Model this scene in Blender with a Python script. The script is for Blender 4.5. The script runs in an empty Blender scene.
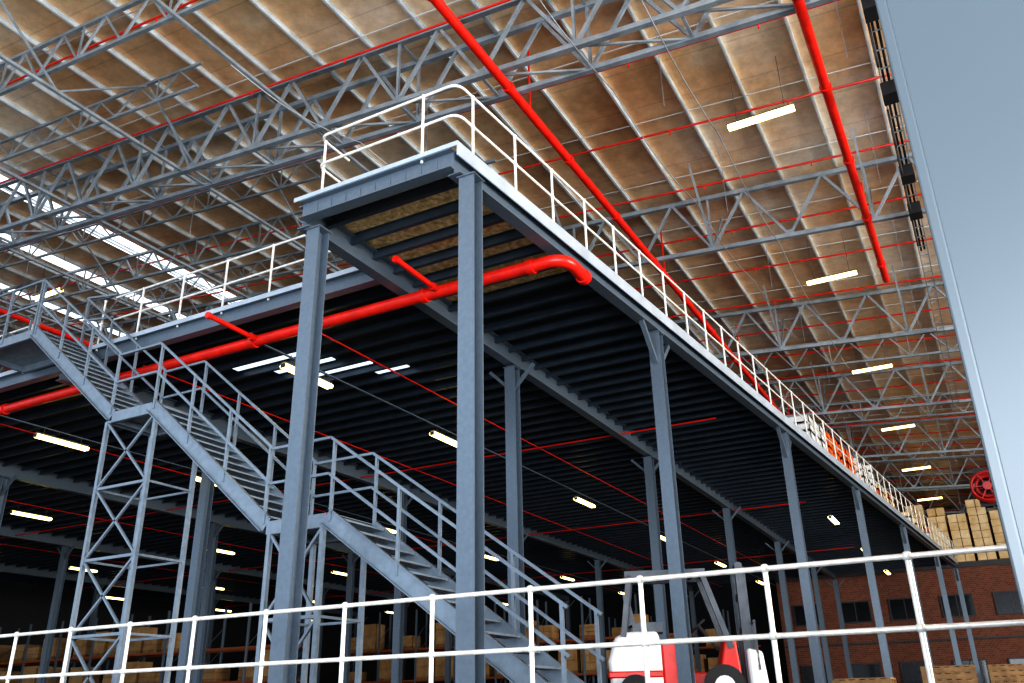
import bpy, math, random
from mathutils import Vector, Matrix
random.seed(7)
D=bpy.data; SC=bpy.context.scene; COL=SC.collection
V=Vector
# ---------------------------------------------------------------- materials
def mat(name,col,rough=0.5,metal=0.0,var=0.15,scale=3.0,bump=0.0,spec=0.5,col2=None):
    m=D.materials.new(name); m.use_nodes=True; nt=m.node_tree; b=nt.nodes['Principled BSDF']
    b.inputs['Roughness'].default_value=rough; b.inputs['Metallic'].default_value=metal
    b.inputs['Specular IOR Level'].default_value=spec
    tc=nt.nodes.new('ShaderNodeTexCoord'); n=nt.nodes.new('ShaderNodeTexNoise')
    n.inputs['Scale'].default_value=scale; n.inputs['Detail'].default_value=6; n.inputs['Roughness'].default_value=.6
    nt.links.new(tc.outputs['Object'],n.inputs['Vector'])
    r=nt.nodes.new('ShaderNodeValToRGB')
    r.color_ramp.elements[0].position=0.35; r.color_ramp.elements[1].position=0.65
    c2=col2 if col2 else tuple(min(1,c*(1+var)) for c in col)
    c1=col if col2 else tuple(c*(1-var) for c in col)
    r.color_ramp.elements[0].color=(*c1,1); r.color_ramp.elements[1].color=(*c2,1)
    nt.links.new(n.outputs['Fac'],r.inputs['Fac']); nt.links.new(r.outputs['Color'],b.inputs['Base Color'])
    if bump:
        bp=nt.nodes.new('ShaderNodeBump'); bp.inputs['Strength'].default_value=bump; bp.inputs['Distance'].default_value=0.02
        nt.links.new(n.outputs['Fac'],bp.inputs['Height']); nt.links.new(bp.outputs['Normal'],b.inputs['Normal'])
    return m
def emis(name,col,s):
    m=D.materials.new(name); m.use_nodes=True; b=m.node_tree.nodes['Principled BSDF']
    b.inputs['Base Color'].default_value=(*col,1); b.inputs['Emission Color'].default_value=(*col,1)
    b.inputs['Emission Strength'].default_value=s
    return m
M_steel=mat('painted_steel_bluegrey',(0.15,0.19,0.232),0.36,0.35,0.06,14.0)
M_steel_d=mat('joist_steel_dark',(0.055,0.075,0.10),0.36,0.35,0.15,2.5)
M_edge=mat('edge_channel_pale',(0.44,0.51,0.58),0.4,0.2,0.1,1.5)
M_truss=mat('truss_steel_grey',(0.30,0.345,0.385),0.42,0.3,0.22,2)
M_purlin=mat('purlin_galvanised',(0.70,0.75,0.78),0.38,0.3,0.15,2)
M_galv=mat('galvanised_railing',(0.78,0.78,0.74),0.38,0.25,0.18,9)
M_red=mat('fire_red_paint',(0.66,0.02,0.010),0.32,0.0,0.15,4)
M_dred=mat('dark_red_paint',(0.34,0.015,0.012),0.35,0.0,0.15,4)
M_stair=mat('stair_steel',(0.22,0.27,0.32),0.36,0.35,0.1,8)
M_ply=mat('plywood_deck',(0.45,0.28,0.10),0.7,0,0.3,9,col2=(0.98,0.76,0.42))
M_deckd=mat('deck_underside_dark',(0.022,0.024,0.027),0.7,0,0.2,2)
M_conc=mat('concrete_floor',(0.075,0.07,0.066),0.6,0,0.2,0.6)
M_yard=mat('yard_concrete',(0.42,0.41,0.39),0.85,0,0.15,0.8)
M_card=mat('cardboard',(0.36,0.20,0.08),0.8,0,0.25,1.3,col2=(0.54,0.34,0.16))
M_card2=mat('cardboard_sunlit',(0.72,0.50,0.24),0.8,0,0.25,1.1,col2=(0.95,0.78,0.5))  # lighter cardboard tone, sunlight put into the colour
M_wood=mat('pallet_wood',(0.27,0.165,0.08),0.8,0,0.3,3)
M_black=mat('black_rubber',(0.015,0.015,0.017),0.6,0,0.2,5)
M_mast=mat('forklift_mast_grey',(0.07,0.078,0.09),0.4,0.3,0.2,5)
M_white=mat('white_paint',(0.78,0.79,0.79),0.35,0,0.05,3)
M_truck=mat('truck_panel_paint',(0.085,0.104,0.118),0.34,0.1,0.02,0.8)
M_orange=mat('orange_plastic',(0.85,0.16,0.02),0.5,0,0.05,3)
M_rbeam=mat('rack_beam_orange',(0.35,0.09,0.02),0.5,0,0.1,3)
M_glass=mat('dark_window_glass',(0.012,0.014,0.018),0.15,0,0.1,2)
M_frame=mat('window_frame_dark',(0.06,0.06,0.065),0.5,0,0.1,2)
M_clad=mat('wall_cladding',(0.030,0.030,0.033),0.7,0,0.15,0.5)
M_tube=emis('fluorescent_tube',(1.0,0.80,0.30),3.8)
M_sky=emis('translucent_skylight',(0.88,0.94,1.0),1.4)
M_deckglow=emis('translucent_deck_panel',(0.75,0.88,1.0),0.9)  # emission stands in for daylight seen through a deck opening
def roof_material():
    m=D.materials.new('roof_foil_brown'); m.use_nodes=True; nt=m.node_tree; b=nt.nodes['Principled BSDF']
    tc=nt.nodes.new('ShaderNodeTexCoord')
    def mapr(src,a,bb,c,d):
        x=nt.nodes.new('ShaderNodeMapRange'); x.inputs['From Min'].default_value=a; x.inputs['From Max'].default_value=bb
        x.inputs['To Min'].default_value=c; x.inputs['To Max'].default_value=d; nt.links.new(src,x.inputs['Value']); return x.outputs['Result']
    def mulc(a,bb):
        x=nt.nodes.new('ShaderNodeMix'); x.data_type='RGBA'; x.blend_type='MULTIPLY'; x.inputs['Factor'].default_value=1
        nt.links.new(a,x.inputs['A']); nt.links.new(bb,x.inputs['B']); return x.outputs['Result']
    n=nt.nodes.new('ShaderNodeTexNoise'); n.inputs['Scale'].default_value=0.11; n.inputs['Detail'].default_value=10; n.inputs['Roughness'].default_value=0.66
    nt.links.new(tc.outputs['Object'],n.inputs['Vector'])
    r=nt.nodes.new('ShaderNodeValToRGB'); e=r.color_ramp.elements
    e[0].position=0.34; e[0].color=(0.66,0.34,0.16,1); e[1].position=0.64; e[1].color=(0.95,0.84,0.70,1)
    k=r.color_ramp.elements.new(0.49); k.color=(0.88,0.60,0.35,1)
    nt.links.new(n.outputs['Fac'],r.inputs['Fac'])
    n2=nt.nodes.new('ShaderNodeTexNoise'); n2.inputs['Scale'].default_value=2.6; n2.inputs['Detail'].default_value=9; n2.inputs['Roughness'].default_value=0.72
    nt.links.new(tc.outputs['Object'],n2.inputs['Vector'])
    col=mulc(r.outputs['Color'],mapr(n2.outputs['Fac'],.3,.7,.78,1.16))
    sp=nt.nodes.new('ShaderNodeSeparateXYZ'); nt.links.new(tc.outputs['Object'],sp.inputs['Vector'])
    pp=nt.nodes.new('ShaderNodeMath'); pp.operation='PINGPONG'; pp.inputs[1].default_value=0.74; nt.links.new(sp.outputs['Y'],pp.inputs[0])
    col=mulc(col,mapr(pp.outputs[0],0,0.03,.75,1.0))
    nt.links.new(col,b.inputs['Base Color'])
    b.inputs['Roughness'].default_value=0.34; b.inputs['Metallic'].default_value=0.3
    bp=nt.nodes.new('ShaderNodeBump'); bp.inputs['Strength'].default_value=0.4; bp.inputs['Distance'].default_value=0.05
    nt.links.new(n2.outputs['Fac'],bp.inputs['Height']); nt.links.new(bp.outputs['Normal'],b.inputs['Normal'])
    return m
M_roof=roof_material()
def brick_material():
    m=D.materials.new('brick_wall'); m.use_nodes=True; nt=m.node_tree; b=nt.nodes['Principled BSDF']
    tc=nt.nodes.new('ShaderNodeTexCoord'); mp=nt.nodes.new('ShaderNodeMapping'); mp.inputs['Rotation'].default_value=(math.radians(90),0,0)
    br=nt.nodes.new('ShaderNodeTexBrick'); br.inputs['Scale'].default_value=2.2
    br.inputs['Color1'].default_value=(0.26,0.085,0.048,1); br.inputs['Color2'].default_value=(0.16,0.052,0.032,1); br.inputs['Mortar'].default_value=(0.25,0.18,0.14,1)
    nt.links.new(tc.outputs['Object'],mp.inputs['Vector']); nt.links.new(mp.outputs['Vector'],br.inputs['Vector'])
    nt.links.new(br.outputs['Color'],b.inputs['Base Color']); b.inputs['Roughness'].default_value=0.85
    return m
M_brick=brick_material()
# ---------------------------------------------------------------- mesh builder
class MB:
    def __init__(s): s.v=[]; s.f=[]; s.mi=[]; s.m=0
    def bar(s,p1,p2,w,h,up=(0,0,1),off=(0,0)):
        p1=V(p1);p2=V(p2);d=(p2-p1)
        if d.length<1e-6: return
        d.normalize(); up=V(up)
        if abs(d.dot(up))>0.98: up=V((0,1,0)) if abs(d.y)<0.9 else V((1,0,0))
        sd=d.cross(up).normalized(); u=sd.cross(d).normalized()
        o=sd*off[0]+u*off[1]; i=len(s.v)
        for p in (p1,p2):
            for a,b in ((-1,-1),(1,-1),(1,1),(-1,1)):
                s.v.append(p+o+sd*(a*w/2)+u*(b*h/2))
        for q in ((0,1,2,3),(7,6,5,4),(0,4,5,1),(1,5,6,2),(2,6,7,3),(3,7,4,0)):
            s.f.append([i+k for k in q]); s.mi.append(s.m)
    def ibeam(s,p1,p2,w,h,tf=0.018,tw=0.012,up=(0,0,1)):
        s.bar(p1,p2,w,tf,up,(0,h/2-tf/2)); s.bar(p1,p2,w,tf,up,(0,-h/2+tf/2)); s.bar(p1,p2,tw,h-2*tf,up)
    def chan(s,p1,p2,w,h,t=0.012,up=(0,0,1),side=1):
        s.bar(p1,p2,t,h,up); s.bar(p1,p2,w,t,up,(side*w/2,h/2-t/2)); s.bar(p1,p2,w,t,up,(side*w/2,-h/2+t/2))
    def box(s,a,b):
        a=V(a);b=V(b); s.bar((a.x,(a.y+b.y)/2,(a.z+b.z)/2),(b.x,(a.y+b.y)/2,(a.z+b.z)/2),abs(b.y-a.y),abs(b.z-a.z))
    def sweep(s,pts,r,n=10,cap=True):
        pts=[V(p) for p in pts]; i0=len(s.v); prev=None
        for k,p in enumerate(pts):
            if k==0: d=pts[1]-p
            elif k==len(pts)-1: d=p-pts[k-1]
            else: d=(pts[k+1]-p).normalized()+(p-pts[k-1]).normalized()
            d.normalize()
            if prev is None:
                a=V((0,0,1)) if abs(d.z)<0.9 else V((0,1,0)); x=d.cross(a).normalized()
            else:
                x=(prev-d*prev.dot(d)).normalized()
            prev=x; y=d.cross(x)
            for j in range(n):
                t=2*math.pi*j/n; s.v.append(p+x*(r*math.cos(t))+y*(r*math.sin(t)))
        for k in range(len(pts)-1):
            for j in range(n):
                a=i0+k*n+j; b=i0+k*n+(j+1)%n
                s.f.append([a,b,b+n,a+n]); s.mi.append(s.m)
        if cap:
            s.f.append([i0+j for j in range(n)][::-1]); s.mi.append(s.m)
            l=i0+(len(pts)-1)*n; s.f.append([l+j for j in range(n)]); s.mi.append(s.m)
    def ball(s,c,r,n=10,m=6):
        c=V(c); i0=len(s.v)
        for a in range(1,m):
            ph=math.pi*a/m
            for j in range(n):
                t=2*math.pi*j/n; s.v.append(c+V((r*math.sin(ph)*math.cos(t),r*math.sin(ph)*math.sin(t),r*math.cos(ph))))
        s.v.append(c+V((0,0,r))); s.v.append(c-V((0,0,r))); T=len(s.v)-2
        for a in range(m-2):
            for j in range(n):
                p=i0+a*n+j;q=i0+a*n+(j+1)%n; s.f.append([p,p+n,q+n,q]); s.mi.append(s.m)
        for j in range(n):
            s.f.append([T,i0+j,i0+(j+1)%n]); s.mi.append(s.m)
            l=i0+(m-2)*n; s.f.append([T+1,l+(j+1)%n,l+j]); s.mi.append(s.m)
    def prism(s,prof,y0,y1):
        i=len(s.v); n=len(prof)
        for y in (y0,y1):
            for x,z in prof: s.v.append(V((x,y,z)))
        s.f.append([i+k for k in range(n)]); s.f.append([i+n+k for k in range(n)][::-1]); s.mi+= [s.m,s.m]
        for k in range(n):
            l=(k+1)%n; s.f.append([i+k,i+n+k,i+n+l,i+l]); s.mi.append(s.m)
    def obj(s,name,mats,parent=None,smooth=False,loc=None,rotz=0,bevel=0):
        me=D.meshes.new(name); me.from_pydata([tuple(v) for v in s.v],[],s.f)
        if not isinstance(mats,(list,tuple)): mats=[mats]
        for m in mats: me.materials.append(m)
        for p,i in zip(me.polygons,s.mi):
            p.material_index=i; p.use_smooth=smooth
        me.update()
        import bmesh
        bm=bmesh.new(); bm.from_mesh(me); bmesh.ops.recalc_face_normals(bm,faces=bm.faces); bm.to_mesh(me); bm.free()
        if smooth:
            try: me.set_sharp_from_angle(angle=math.radians(40))
            except Exception: pass
        o=D.objects.new(name,me); COL.objects.link(o)
        if parent: o.parent=parent
        if loc: o.location=loc
        if rotz: o.rotation_euler[2]=rotz
        if bevel:
            md=o.modifiers.new('bevel','BEVEL'); md.width=bevel; md.segments=2; md.limit_method='ANGLE'
        return o
def empty(name,loc=(0,0,0)):
    e=D.objects.new(name,None); COL.objects.link(e); e.location=loc; return e
def fillet(pts,r,n=5):
    pts=[V(p) for p in pts]; out=[pts[0]]
    for i in range(1,len(pts)-1):
        a=pts[i-1]-pts[i]; b=pts[i+1]-pts[i]; rr=min(r,a.length*0.49,b.length*0.49)
        p=pts[i]+a.normalized()*rr; q=pts[i]+b.normalized()*rr
        for k in range(n+1):
            t=k/n; out.append(p*(1-t)**2+pts[i]*2*t*(1-t)+q*t*t)
    out.append(pts[-1]); return out

# ---------------------------------------------------------------- camera
th=math.atan(368.7/860); rho=0.02
hx,hy=-0.471,0.882
F=V((hx*math.cos(th),hy*math.cos(th),math.sin(th))); R0=V((hy,-hx,0)).normalized(); F.normalize()
U0=R0.cross(F).normalized()
R=R0*math.cos(rho)-U0*math.sin(rho); U=U0*math.cos(rho)+R0*math.sin(rho)
cd=D.cameras.new('camera'); cam=D.objects.new('camera',cd); COL.objects.link(cam)
Mx=Matrix((R,U,-F)).transposed().to_4x4(); Mx.translation=V((0,0,0.05)); cam.matrix_world=Mx
cd.sensor_width=36; cd.lens=860/1024*36; cd.clip_start=0.05; cd.clip_end=400
SC.camera=cam

# ---------------------------------------------------------------- shell
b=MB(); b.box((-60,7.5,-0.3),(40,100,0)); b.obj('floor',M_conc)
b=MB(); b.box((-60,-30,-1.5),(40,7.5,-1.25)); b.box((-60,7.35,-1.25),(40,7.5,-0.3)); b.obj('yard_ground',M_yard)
def zb(x): return 11.98-0.077*x        # truss bottom chord height
RD=1.75
def zr(x): return zb(x)+RD+0.32         # roof sheet underside
b=MB()
XR,XL=32,-60
cuts=[(-25.0,-25.9),(-28.6,-29.5),(-33,-33.9)]
def roofquad(b,x0,x1,y0,y1,t=0.08):
    i=len(b.v)
    for z in (0,t):
        for x,y in ((x0,y0),(x1,y0),(x1,y1),(x0,y1)): b.v.append(V((x,y,zr(x)+z)))
    for q in ((0,1,2,3),(7,6,5,4),(0,4,5,1),(1,5,6,2),(2,6,7,3),(3,7,4,0)):
        b.f.append([i+k for k in q]); b.mi.append(b.m)
xs=[XR]+[c for p in cuts for c in p]+[XL]
for k in range(0,len(xs),2): roofquad(b,xs[k],xs[k+1],-3,100)
b.obj('ceiling',M_roof)
for k,(a,c) in enumerate(cuts):
    b=MB()
    for j in range(10): roofquad(b,a,c,-3+j*10.3,-3+j*10.3+ (10.3 if j%3 else 8.6),0.03)
    b.obj('window_%d'%(k+1),M_sky)
b=MB(); b.box((-60.3,7.5,0),(-60,100,17)); b.obj('wall_left',M_clad)
b=MB(); b.box((-60,100,0),(40,100.3,17)); b.obj('wall_back',M_clad)
b=MB(); b.box((32,30,0),(32.3,100,13)); b.obj('wall_right',M_clad)
# brick office block
bb=empty('brick_office_block')
b=MB(); b.box((-13,62,0),(20,62.3,8)); b.box((-13,62.3,7.8),(20,74,8)); b.box((-13,62.3,0),(-12.7,74,7.8)); b.obj('brick_face',M_brick,bb)
b=MB(); bw=MB()
for x in range(-12,18,3):
    for z0,z1 in ((0.1,2.3),(4.9,6.1)):
        b.box((x,61.93,z0),(x+1.7,61.99,z1))
        for (p,q) in (((x-.08,z0-.08),(x+1.78,z0)),((x-.08,z1),(x+1.78,z1+.08)),((x-.08,z0),(x,z1)),((x+1.7,z0),(x+1.78,z1)),((x+.82,z0),(x+.88,z1))):
            bw.box((p[0],61.88,p[1]),(q[0],61.99,q[1]))
b.obj('office_panes',M_glass,bb); bw.obj('office_frames',M_frame,bb)
b=MB(); b.box((-13,61.8,3.5),(20,61.97,3.62)); b.box((-13,61.8,7.75),(20,61.97,8.05)); b.obj('string_courses',M_frame,bb)

# ---------------------------------------------------------------- roof structure
def truss(Y,x0,x1,depth,pan,name,double=False,braces=True,wb=0.075,ch=0.13):
    e=empty(name,(0,0,0)); b=MB()
    def pl(Y):
        def B(x): return V((x,Y,zb(x)+RD-depth))
        def T(x): return V((x,Y,zb(x)+RD))
        b.bar(B(x0),B(x1),ch,ch*0.9,off=(0,0)); b.bar(T(x0),T(x1),ch,ch)
        n=int(round((x1-x0)/pan))
        for k in range(n):
            xa=x0+k*pan; xb_=xa+pan; xm=(xa+xb_)/2
            b.bar(B(xa),T(xm),wb,wb); b.bar(T(xm),B(xb_),wb,wb)
            if k%2==0: b.bar(B(xa),T(xa),wb*0.8,wb*0.8)
            g=wb*1.6
            b.box((xa-g,Y-.012,zb(xa)+RD-depth),(xa+g,Y+.012,zb(xa)+RD-depth+g*1.6))
        return n
    n=pl(Y)
    if double:
        pl(Y-0.8)
        for k in range(n):
            xa=x0+k*pan
            z=zb(xa)+RD-depth
            b.bar((xa,Y,z),(xa,Y-0.8,z),0.06,0.06); b.bar((xa,Y-.8,z),(xa+pan,Y,zb(xa+pan)+RD-depth),0.05,0.05)
            b.bar((xa,Y,zb(xa)+RD),(xa,Y-0.8,zb(xa)+RD),0.06,0.06)
    b.obj('chords_and_webs',M_truss,e)
    if braces:
        b=MB()
        for k in range(0,n,2):
            xa=x0+k*pan; z=zb(xa)+RD-depth
            for s in (-1,1): b.bar((xa,Y,z),(xa,Y+s*1.7,zr(xa)-.1),0.055,0.055)
        b.obj('fly_braces',M_truss,e)
    return e
x0,x1=-58,30
Ys=[13.5+8.9*k for k in range(10)]
truss(4.6,x0,x1,RD,2.2,'roof_truss')
for k,Y in enumerate(Ys): truss(Y,x0,x1,RD,2.2,'roof_truss',double=(k==0),braces=(k>0))
for Y in (9.05,17.95,26.85,35.75,44.65,53.5,62.4): truss(Y,-58,(-10 if Y<27 else 30),1.0,1.5,'secondary_roof_truss',braces=False,wb=0.05,ch=0.09)
for Y in (11.2,15.7,20.2,24.6,29.1,33.5): truss(Y,-58,-14.5,0.7,1.5,'secondary_roof_truss',braces=False,wb=0.04,ch=0.07)
b=MB()
x=30
while x>-59:
    z=zr(x)-0.08
    b.chan((x,-3,z),(x,100,z),0.055,0.15,0.015)
    x-=1.5
b.obj('roof_purlins',M_purlin)
b=MB(); y=-2.5
while y<98:
    b.bar((30,y,zr(30)-.1),(-58,y,zr(-58)-.1),.022,.022); y+=2.97
b.obj('roof_sag_rods',M_purlin)
b=MB()
for x in (6,-12,-16.5,-21,-25.5,-30,-34.5): 
    b.bar((x,4,zb(x)),(x,95,zb(x)),0.075,0.075)
    if x in (6,-16.5,-25.5,-34.5):
        y=4.6
        while y<60:
            b.bar((x,y,zb(x)),(x,y+2.2,zb(x)+RD),0.045,0.045); b.bar((x,y+2.25,zb(x)+RD),(x,y+4.45,zb(x)),0.045,0.045); y+=4.45
b.obj('roof_tie_beams',M_truss)
# thin grey hanger wires
b=MB()
for k in range(9):
    Y=15.2+5.1*k
    for x in (-4.2,-0.4,3,-10.5,-19,-27): b.bar((x,Y,zr(x)),(x,Y,zb(x)-.1),.012,.012)
b.obj('hanger_wires',M_truss)
# sprinklers
b=MB()
Y=6.5
while Y<90:
    dz=-0.5
    b.sweep([(30,Y,zr(30)+dz),(-58,Y,zr(-58)+dz)],0.03,6)
    x=28
    while x>-56:
        b.sweep([(x,Y,zr(x)+dz),(x,Y,zr(x)+dz-.14)],0.018,5); x-=3
    Y+=2.97
b.obj('sprinkler_branch_pipes',M_red,smooth=True)
def firemain(x,z,y0,y1,r,name):
    b=MB(); b.sweep([(x,y0,z),(x,y1,z)],r,14)
    y=y0+2
    while y<y1:
        b.sweep([(x,y-.06,z),(x,y+.06,z)],r*1.25,14); y+=3
    y=y0+3
    while y<y1:
        b.sweep([(x,y,z),(x,y,zr(x)-.5)],0.028,6); y+=9
    return b.obj(name,M_red,smooth=True)
firemain(-6.9,12.25,2,60,0.10,'fire_main_pipe')
firemain(-0.95,11.95,2,26.2,0.10,'fire_main_pipe')
firemain(-30.3,14.05,2,60,0.10,'fire_main_pipe')
b=MB()
for (xa,ya,xb_,yb) in ((-3.5,11,-3.2,34),(-5.2,9,-4.4,30),(-12,10,-9,24)):
    pts=[]
    for k in range(49):
        t=k/48; x=xa+(xb_-xa)*t; y=ya+(yb-ya)*t
        pts.append((x,y,zb(x)-0.1-0.25*abs(math.sin(math.pi*((t*4)%1)))))
    b.sweep(pts,0.012,5)
b.obj('hanging_cables',M_truss)
cl=empty('cable_ladder'); b=MB()
for x in (0.1,.32): b.bar((x,8,zb(0)-.15),(x,40,zb(0)-.15),.025,.07)
y=8
while y<40: b.bar((.1,y,zb(0)-.15),(.32,y,zb(0)-.15),.025,.025); y+=.6
b.obj('ladder',M_truss,cl)
b=MB()
for j in range(2):
    pts=[(.16+.09*j,8+.5*k,zb(0)-.1+.04*math.sin(k*1.3+j)) for k in range(34)]
    b.sweep(pts,.025,6)
for y in (13.5,16.2,19.6,21.5): b.box((.06,y,zb(0)-.5),(.36,y+.4,zb(0)-.19))
for y in (14.3,17.2,18.4,20.2,22.2):
    b.sweep([(0.1,y+.8*t,zb(0)-.18-.7*math.sin(math.pi*t)) for t in [k/12 for k in range(13)]],.025,6)
b.obj('cables_and_junction_boxes',M_black,cl)
# strip lights
def striplight(p,along,L=1.5,mount=0.5,name='strip_light',parent=None):
    e=empty(name,p); a=V(along).normalized(); b=MB()
    if parent: e.parent=parent
    b.bar(-a*L/2,a*L/2,0.11,0.03,off=(0,0.075)); 
    for s in (-1,1):
        b.bar(a*s*L*.35+V((0,0,.09)),a*s*L*.35+V((0,0,mount)),0.012,0.012); b.bar(a*s*L*.49,a*s*L*.5,.12,.09)
    b.obj('housing',M_frame,e)
    b=MB(); sd=a.cross(V((0,0,1)))
    for s in (-1,1): b.sweep([-a*L/2*.97+sd*s*.05,a*L/2*.97+sd*s*.05],0.05,8)
    b.obj('tubes',M_tube,e,smooth=True)
for k in range(8): striplight((-2.4,16.4+8.9*k,12.0),(1,0,0),1.5,1.5,'roof_strip_light')
for k in range(5): striplight((-27.5,16.4+8.9*k,14.0),(1,0,0),1.5,1.5,'roof_strip_light')

# ---------------------------------------------------------------- mezzanine
mz=empty('mezzanine_platform')
EX=-5.60; SK=0.0815
def ex(y): return EX+SK*(y-8.67)
YF,YM,YE=8.80,11.1,57.4
XLm=-50; LX=-8.42
def slab(b,poly,z0,z1):
    i=len(b.v); n=len(poly)
    for z in (z0,z1):
        for x,y in poly: b.v.append(V((x,y,z)))
    b.f.append([i+k for k in range(n)]); b.f.append([i+n+k for k in range(n)]); b.mi+=[b.m]*2
    for k in range(n):
        l=(k+1)%n; b.f.append([i+k,i+l,i+n+l,i+n+k]); b.mi.append(b.m)
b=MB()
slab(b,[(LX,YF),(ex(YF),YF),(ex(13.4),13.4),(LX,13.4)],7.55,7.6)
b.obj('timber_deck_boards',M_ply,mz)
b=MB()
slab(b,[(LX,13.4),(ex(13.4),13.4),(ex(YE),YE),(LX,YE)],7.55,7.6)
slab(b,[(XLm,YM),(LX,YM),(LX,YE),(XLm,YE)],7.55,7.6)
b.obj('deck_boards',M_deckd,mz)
b=MB(); y=9.36
while y<YE-.3:
    xl=LX if y<YM else XLm
    b.ibeam((xl,y,7.455),(ex(y)-.05,y,7.455),0.085,0.18,0.014,0.012); y+=0.62
b.obj('joists',M_steel_d,mz)
b=MB()
for xa,xb_,y in ((-14.6,-12.4,13.4),(-13.9,-12.2,14.02),(-13.2,-11.6,14.64),(-11.9,-11.0,15.26)):
    b.box((xa,y-.2,7.52),(xb_,y+.2,7.54))
b.obj('deck_daylight_strips',M_deckglow,mz)  # glowing strips in place of an opening with daylight behind
b=MB()
b.ibeam((ex(YF),YF,7.34),(ex(YE),YE,7.34),0.22,0.40,0.022,0.014)
b.ibeam((LX,YF,7.38),(ex(YF),YF,7.38),0.2,0.32,0.02,0.014)
b.ibeam((LX+.02,YF,7.31),(LX+.02,YE,7.24),0.22,0.42,0.022,0.014)
b.ibeam((LX,YM,7.38),(XLm,YM,7.38),0.2,0.32,0.02,0.014)
for x in (-17.5,-26.5,-35.5,-44.5): b.ibeam((x,YM,7.28),(x,YE,7.28),0.22,0.44,0.022,0.014)
for k in range(9):
    x=LX+.3+k*.28
    b.box((x-.012,YF-.02,7.3),(x+.012,YF-.006,7.46))
b.obj('main_beams',M_steel,mz)
b=MB()
b.bar((ex(YF)+.12,YF-.11,7.49),(ex(YE)+.12,YE,7.49),0.02,0.24)
b.bar((LX-.1,YF-.11,7.57),(ex(YF)+.13,YF-.11,7.57),0.02,0.075)
b.bar((LX-.0,YM-.115,7.56),(XLm,YM-.115,7.56),0.02,0.10)
b.obj('edge_trim',M_edge,mz)
b=MB()
def column(x,y,h,w=0.25,d=0.25):
    b.ibeam((x,y,0),(x,y,h),w,d,0.02,0.014,up=(0,1,0))
    b.box((x-.22,y-.22,0),(x+.22,y+.22,.03)); b.box((x-.15,y-.15,h-.02),(x+.15,y+.15,h))
ysc=[15.7,24.4,33.0,41.6,50.2,57.1]
column(EX+.17,9.0,7.12); column(-8.25,9.0,7.1)
for y in ysc:
    column(ex(y)-.02,y,7.12,.24,.24)
    X=ex(y)-.02
    for s in (-1,1): b.bar((X,y,6.35),(X,y+s*.78,7.12),0.09,0.09)
for x in (-8.4,-17.5,-26.5,-35.5,-44.5):
    for y in ysc: 
        column(x,y,7.04,.25,.25)
        for s in (-1,1): b.bar((x,y,6.5),(x+s*.55,y,7.04),0.07,0.07)
for x in (-26.5,-35.5,-44.5): column(x,11.3,7.04,.26,.26)
b.obj('columns',M_steel,mz)
def rails(b,path,z0,posts,top=1.1,mid=0.55,r=0.024,kick=False,rf=0.18):
    for h in (top,mid):
        b.sweep(fillet([(p[0],p[1],z0+h) for p in path],rf),r,8)
    for p in posts:
        b.sweep([(p[0],p[1],z0-.12),(p[0],p[1],z0+top)],r,8)
        b.ball((p[0],p[1],z0+mid),r*1.7,8,5); b.ball((p[0],p[1],z0+top),r*1.6,8,5)
b=MB()
RX=-8.15
path=[(ex(YE)+.08,YE),(ex(YF)+.08,YF-.05),(RX,YF-.05),(RX,YF+.7)]
posts=[(ex(YF+.35+1.17*k)+.08,YF+.35+1.17*k) for k in range(42)]+[(-6.12,YF-.05),(RX,YF+.1)]
rails(b,path,7.6,posts,r=0.023)
path=[(LX-.3,YM-.05),(-15.9,YM-.05)]
rails(b,path,7.6,[(LX-.35-1.25*k,YM-.05) for k in range(7)])
path=[(-18.8,YM-.05),(XLm,YM-.05)]
rails(b,path,7.6,[(-18.85-1.4*k,YM-.05) for k in range(22)])
b.obj('guard_railing',M_galv,mz,smooth=True)
# under-deck fire main with elbow
b=MB()
zp=6.93; yp=11.5
pp=fillet([(-46,yp,zp),(-5.12,yp,zp),(-5.12,yp+.8,zp-.02)],0.36,8)
b.sweep(pp,0.11,16)
for x in (-5.75,-7.9,-12,-16,-20,-24): b.sweep([(x-.06,yp,zp),(x+.06,yp,zp)],0.135,16)
for x in (-7.6,-11.9):
    b.sweep([(x,yp,zp+.02),(x,yp-1.25,zp+.04)],0.05,10); b.sweep([(x,yp-.22,zp+.02),(x,yp-.12,zp+.02)],0.075,10)
    b.sweep([(x,yp-1.25,zp+.04),(x,yp-1.33,zp+.04)],0.065,10)
b.sweep([(-5.12,yp+.7,zp-.02),(-5.12,yp+.82,zp-.02)],0.135,14)
b.obj('fire_main_pipe',M_red,mz,smooth=True)
b=MB()
for x in (-11,-15.5,-22,-30,-38):
    b.sweep([(x,YM+.6,7.2),(x,YE,7.2)],0.018,6)
for y in (22,34,46): b.sweep([(-5.6,y,7.15),(-48,y,7.15)],0.024,6)
b.obj('sprinkler_pipes',M_red,mz,smooth=True)
b=MB()
for x in (-11.8,-20.3): b.bar((x,11.5,6.85),(x,56,6.85),0.05,0.025)
b.obj('cable_tray',M_steel,mz)
for x in (-4.9,-11.8,-20.3,-29,-38,-46):
    for y in (12.2,18.4,27.2,35.4,43.9,52.2):
        if x==-4.9 and y<30: continue
        if x==-11.8 and y==12.2: y=12.9
        if x==-20.3 and y==12.2: y=13.3
        striplight((x,y,6.6),(0,1,0),1.5,0.3,'deck_strip_light',mz)

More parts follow.
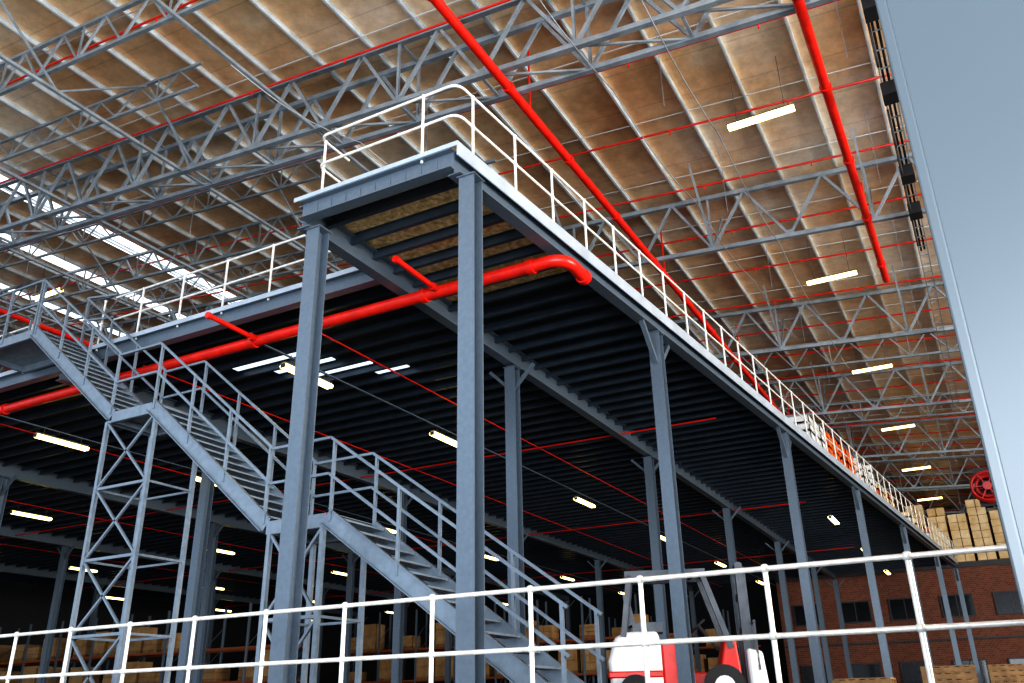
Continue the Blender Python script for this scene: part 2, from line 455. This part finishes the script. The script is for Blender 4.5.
# orange and white crates stacked on the deck behind the rail
b=MB(); y=28.0
while y<56:
    big=y<38
    xx=ex(y)-1.0; h=random.uniform(1.15,1.5) if big else random.choice((.3,.55,.85))
    if y<30.2: m=1
    elif y<34.0: m=0
    elif y<37.2: m=1
    else: m=None
    n=max(1,int(h/.28))
    for k in range(n):
        z=7.61+k*.28; b.m=m if m is not None else random.choice((0,2,2,1))
        b.box((xx,y,z),(xx+.9,y+.62,z+.05)); b.box((xx,y,z),(xx+.03,y+.62,z+.24)); b.box((xx+.87,y,z),(xx+.9,y+.62,z+.24))
        b.box((xx,y,z),(xx+.9,y+.03,z+.24)); b.box((xx,y+.59,z),(xx+.9,y+.62,z+.24))
    y+=random.choice((.68,.68,.95)) if big else random.choice((.7,1.4))
b.obj('storage_crates',[M_orange,M_white,M_card2])

# ---------------------------------------------------------------- stairs
st=empty('steel_staircase')
YA,YB=9.8,10.85
Z1,Z2=2.74,5.22
fl=[(-4.55,0.0,-8.38,Z1),(-9.54,Z1,-12.57,Z2),(-13.62,Z2,-16.63,7.6)]
ld=[(-8.38,-9.54,Z1),(-12.57,-13.62,Z2)]
bs=MB(); bt=MB(); br=MB()
HR=1.18
for (xa,za,xb_,zb_) in fl:
    for y in (YA,YB):
        bs.chan((xa,y,za-.02),(xb_,y,zb_-.02),0.06,0.26,0.014,side=(1 if y==YB else -1))
    n=13
    for k in range(n):
        t=(k+.5)/n; x=xa+(xb_-xa)*t; z=za+(zb_-za)*t+.03
        bt.box((x-.135,YA+.02,z-.03),(x-.115,YB-.02,z)); bt.box((x+.115,YA+.02,z-.03),(x+.135,YB-.02,z))
        for j in range(5): bt.box((x-.09+j*.045-.006,YA+.02,z-.025),(x-.09+j*.045+.006,YB-.02,z-.004))
        for j in range(4): bt.box((x-.12,YA+.05+j*.3,z-.02),(x+.12,YA+.06+j*.3,z-.008))
    for y in (YA,YB):
        for h in (HR,.62):
            br.bar((xa,y,za+h),(xb_,y,zb_+h),0.042,0.042)
        for k in range(4):
            t=k/3; t=.02+.96*t; x=xa+(xb_-xa)*t; z=za+(zb_-za)*t
            br.bar((x,y,z-.05),(x,y,z+HR),0.045,0.045)
def landing(x0,x1,y0,y1,z):
    for y in (y0,y1): bs.chan((x0,y,z-.07),(x1,y,z-.07),0.06,0.2,0.012)
    for x in (x0,x1): bs.chan((x,y0,z-.07),(x,y1,z-.07),0.06,0.2,0.012)
    n=int(abs(x1-x0)/.05)
    for k in range(n): 
        x=x0+(x1-x0)*(k+.5)/n; bt.box((x-.006,y0,z-.03),(x+.006,y1,z))
    for k in range(6):
        y=y0+(y1-y0)*(k+.5)/6; bt.box((min(x0,x1),y-.006,z-.02),(max(x0,x1),y+.006,z-.005))
for (xa,xb_,z) in ld:
    landing(xa,xb_,YA,YB,z)
    for y in (YA,YB):
        for h in (HR,.62): br.bar((xa,y,z+h),(xb_,y,z+h),0.042,0.042)
landing(-16.63,-18.7,YA,YM-.15,7.6)
for h in (HR,.62):
    br.bar((-16.63,YA,7.6+h),(-18.7,YA,7.6+h),.042,.042); br.bar((-18.7,YA,7.6+h),(-18.7,YM-.2,7.6+h),.042,.042)
    br.bar((-16.63,YB,7.6+h),(-15.9,YM-.05,7.6+h),.042,.042)
for p in ((-16.66,YA),(-17.7,YA),(-18.7,YA),(-18.7,YM-.2)): br.bar((p[0],p[1],7.5),(p[0],p[1],7.6+HR),.045,.045)
bs.obj('stringers',M_stair,st); bt.obj('grating_treads',M_stair,st); br.obj('handrails',M_stair,st)
b=MB()
def tower(xa,xb_,z,bays):
    for x in (xa,xb_):
        for y in (YA+.03,YB-.03):
            b.bar((x,y,0),(x,y,z-.15),0.07,0.07); b.box((x-.1,y-.1,0),(x+.1,y+.1,.02))
    h=(z-.2)/bays
    for k in range(bays):
        z0,z1=.05+k*h,.05+(k+1)*h
        y=YA+.03
        b.bar((xa,y,z0),(xb_,y,z1),.04,.04); b.bar((xb_,y,z0),(xa,y,z1),.04,.04)
        b.bar((xa,y,z1),(xb_,y,z1),.05,.05)
        b.bar((xa,YB-.03,z1),(xb_,YB-.03,z1),.04,.04)
        for x in (xa,xb_): b.bar((x,YA,z1),(x,YB,z1),.04,.04)
tower(-8.45,-9.48,Z1,2); tower(-12.45,-13.75,Z2,4)
for x in (-18.4,): 
    b.ibeam((x,YA+.1,0),(x,YA+.1,7.4),.22,.22,.015,.012,up=(0,1,0))
b.obj('support_towers',M_stair,st)

# ---------------------------------------------------------------- foreground rail on the dock edge
b=MB(); YFc=7.7
xs=[-6.24+1.137*k for k in range(-14,9)]
for h in (1.13,.58):
    b.sweep([(xs[0]-.3,YFc,h),(xs[-1]+.3,YFc,h)],0.024,10)
for x in xs:
    b.sweep([(x,YFc,0),(x,YFc,1.13)],0.024,10)
    for h in (1.13,.58): b.ball((x,YFc,h),0.042,12,8)
    b.sweep([(x,YFc,0),(x,YFc,.012)],0.07,12)
b.obj('dock_guard_railing',M_galv,smooth=True)

# ---------------------------------------------------------------- truck body (near right)
tr=empty('box_truck',(0.045,2.2,0)); tr.rotation_euler[2]=-math.radians(5)
b=MB(); b.box((0,0,-.35),(2.5,5,2.75)); b.obj('cargo_box',M_truck,tr,bevel=0.03)
b=MB()
for (a,c) in (((0.0,-.006,-.35),(.03,.03,2.75)),((2.47,-.006,-.35),(2.5,.03,2.75)),((0,-.006,2.70),(2.5,.03,2.76)),((0,-.006,-.36),(2.5,.03,-.30))):
    b.box(a,c)
b.obj('corner_trim',M_truck,tr,bevel=0.006)
b=MB()
for x in (0.15,2.0):
    for y in (1.0,3.9): b.sweep([(x,y,-.8),(x+.3,y,-.8)],.45,24)
b.box((.5,0.1,-.6),(.62,4.9,-.36)); b.box((1.88,.1,-.6),(2.0,4.9,-.36))
b.box((.3,.95,-.85),(2.2,1.05,-.75)); b.box((.3,3.85,-.85),(2.2,3.95,-.75))
b.obj('wheels_and_chassis',M_black,tr,smooth=True)

# ---------------------------------------------------------------- forklift
fk=empty('forklift',(-5.5,17.2,0)); fk.rotation_euler[2]=math.radians(20); fk.scale=(1.16,1.16,1.16)
b=MB()
b.prism([(-1.25,.35),(-1.28,.75),(-1.15,1.12),(-.95,1.2),(-.45,1.2),(-.4,1.0),(-.4,.3),(-1.1,.25)],-.5,.5)
b.prism([(.95,.25),(.95,.9),(1.2,.85),(1.25,.25)],-.5,-.2)
b.obj('counterweight_and_hood',M_white,fk,bevel=.05)
b=MB()
b.prism([(-.4,.28),(-.4,1.05),(-.05,1.05),(.05,.55),(.5,.55),(.62,1.05),(.8,1.05),(.85,.3)],-.48,.48)
b.prism([(-1.29,.48),(-1.29,.6),(-.4,.6),(-.4,.48)],-.51,.51)
b.obj('chassis_panels',M_red,fk,bevel=.03)
b=MB()
for y in (-.47,.47):
    b.bar((-1.0,y,1.12),(-.85,y,2.1),.09,.09); b.bar((.72,y,.9),(.36,y,2.1),.09,.09); b.bar((-.92,y,2.12),(.42,y,2.12),.09,.1)
for k in range(8): b.bar((-.88+k*.18,-.45,2.14),(-.88+k*.18,.45,2.14),.06,.05)
b.prism([(-.85,1.2),(-.85,1.36),(-.35,1.36),(-.35,1.2)],-.25,.25); b.prism([(-.92,1.3),(-.98,1.8),(-.88,1.82),(-.8,1.35)],-.25,.25)
b.sweep([(.55,0,.9),(.25,0,1.3)],.03,8)
b.sweep([(.25+.17*math.cos(a)*.6,.17*math.sin(a),1.3+.17*math.cos(a)*.5) for a in [k*math.pi/8 for k in range(17)]],.02,6)
for y in (-.36,.36): b.bar((.98,y,.08),(.98,y,2.25),.12,.1); b.bar((1.05,y*.75,.08),(1.05,y*.75,2.2),.08,.07)
for z in (.3,1.2,1.75,2.22): b.bar((.98,-.38,z),(.98,.38,z),.07,.1)
b.sweep([(1.0,0,.1),(1.0,0,2.0)],.05,10)
b.bar((1.12,-.5,.6),(1.12,.5,.6),.04,.08); b.bar((1.12,-.5,.2),(1.12,.5,.2),.04,.08)
for k in range(5): b.bar((1.12,-.48+k*.24,.6),(1.12,-.48+k*.24,1.3),.03,.04)
b.bar((1.12,-.5,1.3),(1.12,.5,1.3),.04,.05)
for y in (-.3,.3): b.bar((1.12,y,.05),(1.12,y,.65),.05,.1); b.bar((1.12,y,.05),(2.15,y,.05),.1,.04)
b.obj('mast_guard_and_forks',M_mast,fk)
b=MB()
for x,r in ((-.85,.27),(.55,.33)):
    for y in (-.56,.4): b.m=0; b.sweep([(x,y,r),(x,y+.18,r)],r,24); b.m=1; b.sweep([(x,y-.01,r),(x,y+.19,r)],r*.5,16)
b.obj('wheels',[M_black,M_white],fk,smooth=True)

# ---------------------------------------------------------------- goods
def boxes(name,x0,x1,y0,y1,z0,hmax,s=1.0,fill=.9,mat_=M_card,lo=.45):
    b=MB(); x=x0
    while x<x1:
        y=y0
        while y<y1:
            h=z0; top=z0+hmax*random.uniform(lo,1)
            b.m=1; b.box((x,y,z0),(x+s*.95,y+s*.95,z0+.13)); b.m=0; h=z0+.13
            while h<top:
                hh=s*random.uniform(.35,.5)
                if random.random()<fill:
                    for i in range(2):
                        for j in range(2):
                            j1=random.uniform(0,.02)
                            b.box((x+i*s*.475+j1,y+j*s*.475+j1,h+.004),(x+(i+1)*s*.475-.03,y+(j+1)*s*.475-.01,h+hh-.02))
                h+=hh
            y+=s*1.15
        x+=s*1.05
    return b.obj(name,[mat_,M_wood])
boxes('cardboard_box_stacks',-6.5,7.5,62.6,71,8.06,3.8,1.15,1,M_card2,.6)
boxes('palletised_goods',-1,3,50,56,0,1.4,1.2)
def rack(x0,x1,y,h,levels):
    rk=empty('pallet_rack'); b=MB(); x=x0
    while x<=x1+.01:
        for yy in (y,y+1.1): b.bar((x,yy,0),(x,yy,h+.5),.1,.09)
        k=0
        while k<h-1: b.bar((x,y,k),(x,y+1.1,k+1),.03,.03); k+=1
        x+=2.7
    b.obj('uprights',M_steel,rk)
    b=MB(); c=MB()
    for l in range(levels):
        z=l*h/levels
        if l:
            for yy in (y,y+1.1): b.bar((x0,yy,z),(x1,yy,z),.05,.11)
        x=x0+.12
        while x<x1-1:
            if random.random()<.7:
                w_=random.uniform(.9,1.2); zz=z+.19; H=random.uniform(.4,h/levels-.3); nn=random.choice((2,3))
                for q in range(nn):
                    for q2 in range(2): c.box((x+q2*w_/2+.01,y+.05,zz+q*H/nn+.005),(x+(q2+1)*w_/2-.01,y+1.0,zz+(q+1)*H/nn-.01))
                c.m=1; c.box((x,y+.05,z+.06),(x+w_,y+1.0,z+.185)); c.m=0
            x+=1.32
    b.obj('beams',M_rbeam,rk); c.obj('stored_cartons',[M_card,M_wood],rk)
rack(-55,-28,31,4.4,3); rack(-36,-14,44.5,5.2,3); rack(-24,-14,58.5,5.4,3)
def pallets(x,y,n):
    b=MB()
    for k in range(n):
        z=k*.145
        for j in range(3): b.box((x,y+j*.45,z),(x+1.2,y+j*.45+.1,z+.1))
        b.box((x,y,z+.115),(x+1.2,y+1.0,z+.14))
        for j in range(6): b.box((x+j*.22,y,z+.1),(x+j*.22+.1,y+1,z+.115))
    b.obj('pallet_stack',M_wood)
pallets(-3.6,22,4); pallets(-2.0,25,6); pallets(-.6,30,7); pallets(-5,30,5)
# hose reel on a post
hr=empty('fire_hose_reel',(0.45,24.9,0)); b=MB()
b.bar((.3,.2,0),(.3,.2,6.2),.2,.2); b.box((-.3,.05,4.6),(.35,.1,5.6)); b.obj('post',M_black,hr)
b=MB()
x,z,r=-.05,5.05,.36
for yy in (-.3,-.02):
    b.sweep([(x+r*math.cos(a),yy,z+r*math.sin(a)) for a in [k*math.pi/16 for k in range(33)]],.03,8)
    for k in range(3):
        a=k*math.pi/3; b.bar((x-r*math.cos(a),yy,z-r*math.sin(a)),(x+r*math.cos(a),yy,z+r*math.sin(a)),.05,.02)
b.sweep([(x,-.34,z),(x,.02,z)],r*.3,14)
for j in range(4): b.sweep([(x+(r*.7)*math.cos(a),-.24+j*.06,z+(r*.7)*math.sin(a)) for a in [k*math.pi/12 for k in range(25)]],.04,8)
b.sweep([(.3,-.0,0.4),(.3,-.0,5.9)],.05,10)
b.obj('reel',M_dred,hr,smooth=True)

# ---------------------------------------------------------------- light
w=D.worlds.new('world'); SC.world=w; w.use_nodes=True; bg=w.node_tree.nodes['Background']
bg.inputs['Color'].default_value=(0.75,0.85,1.0,1); bg.inputs['Strength'].default_value=1.2
def area(name,loc,tgt,sx,sy,e,col):
    l=D.lights.new(name,'AREA'); l.shape='RECTANGLE'; l.size=sx; l.size_y=sy; l.energy=e; l.color=col
    o=D.objects.new(name,l); COL.objects.link(o); o.location=loc
    o.rotation_euler=(V(tgt)-V(loc)).to_track_quat('-Z','Y').to_euler(); return o
area('daylight_front',(4,-10,3),(-12,20,13),24,6,5600,(0.88,0.94,1.0))
area('roof_fill_side',(30,18,4),(-8,26,14),20,7,12500,(1.0,0.94,0.86))  # unseen fill, added to brighten the roof lining
SC.view_settings.view_transform='Standard'
SC.view_settings.look='High Contrast'
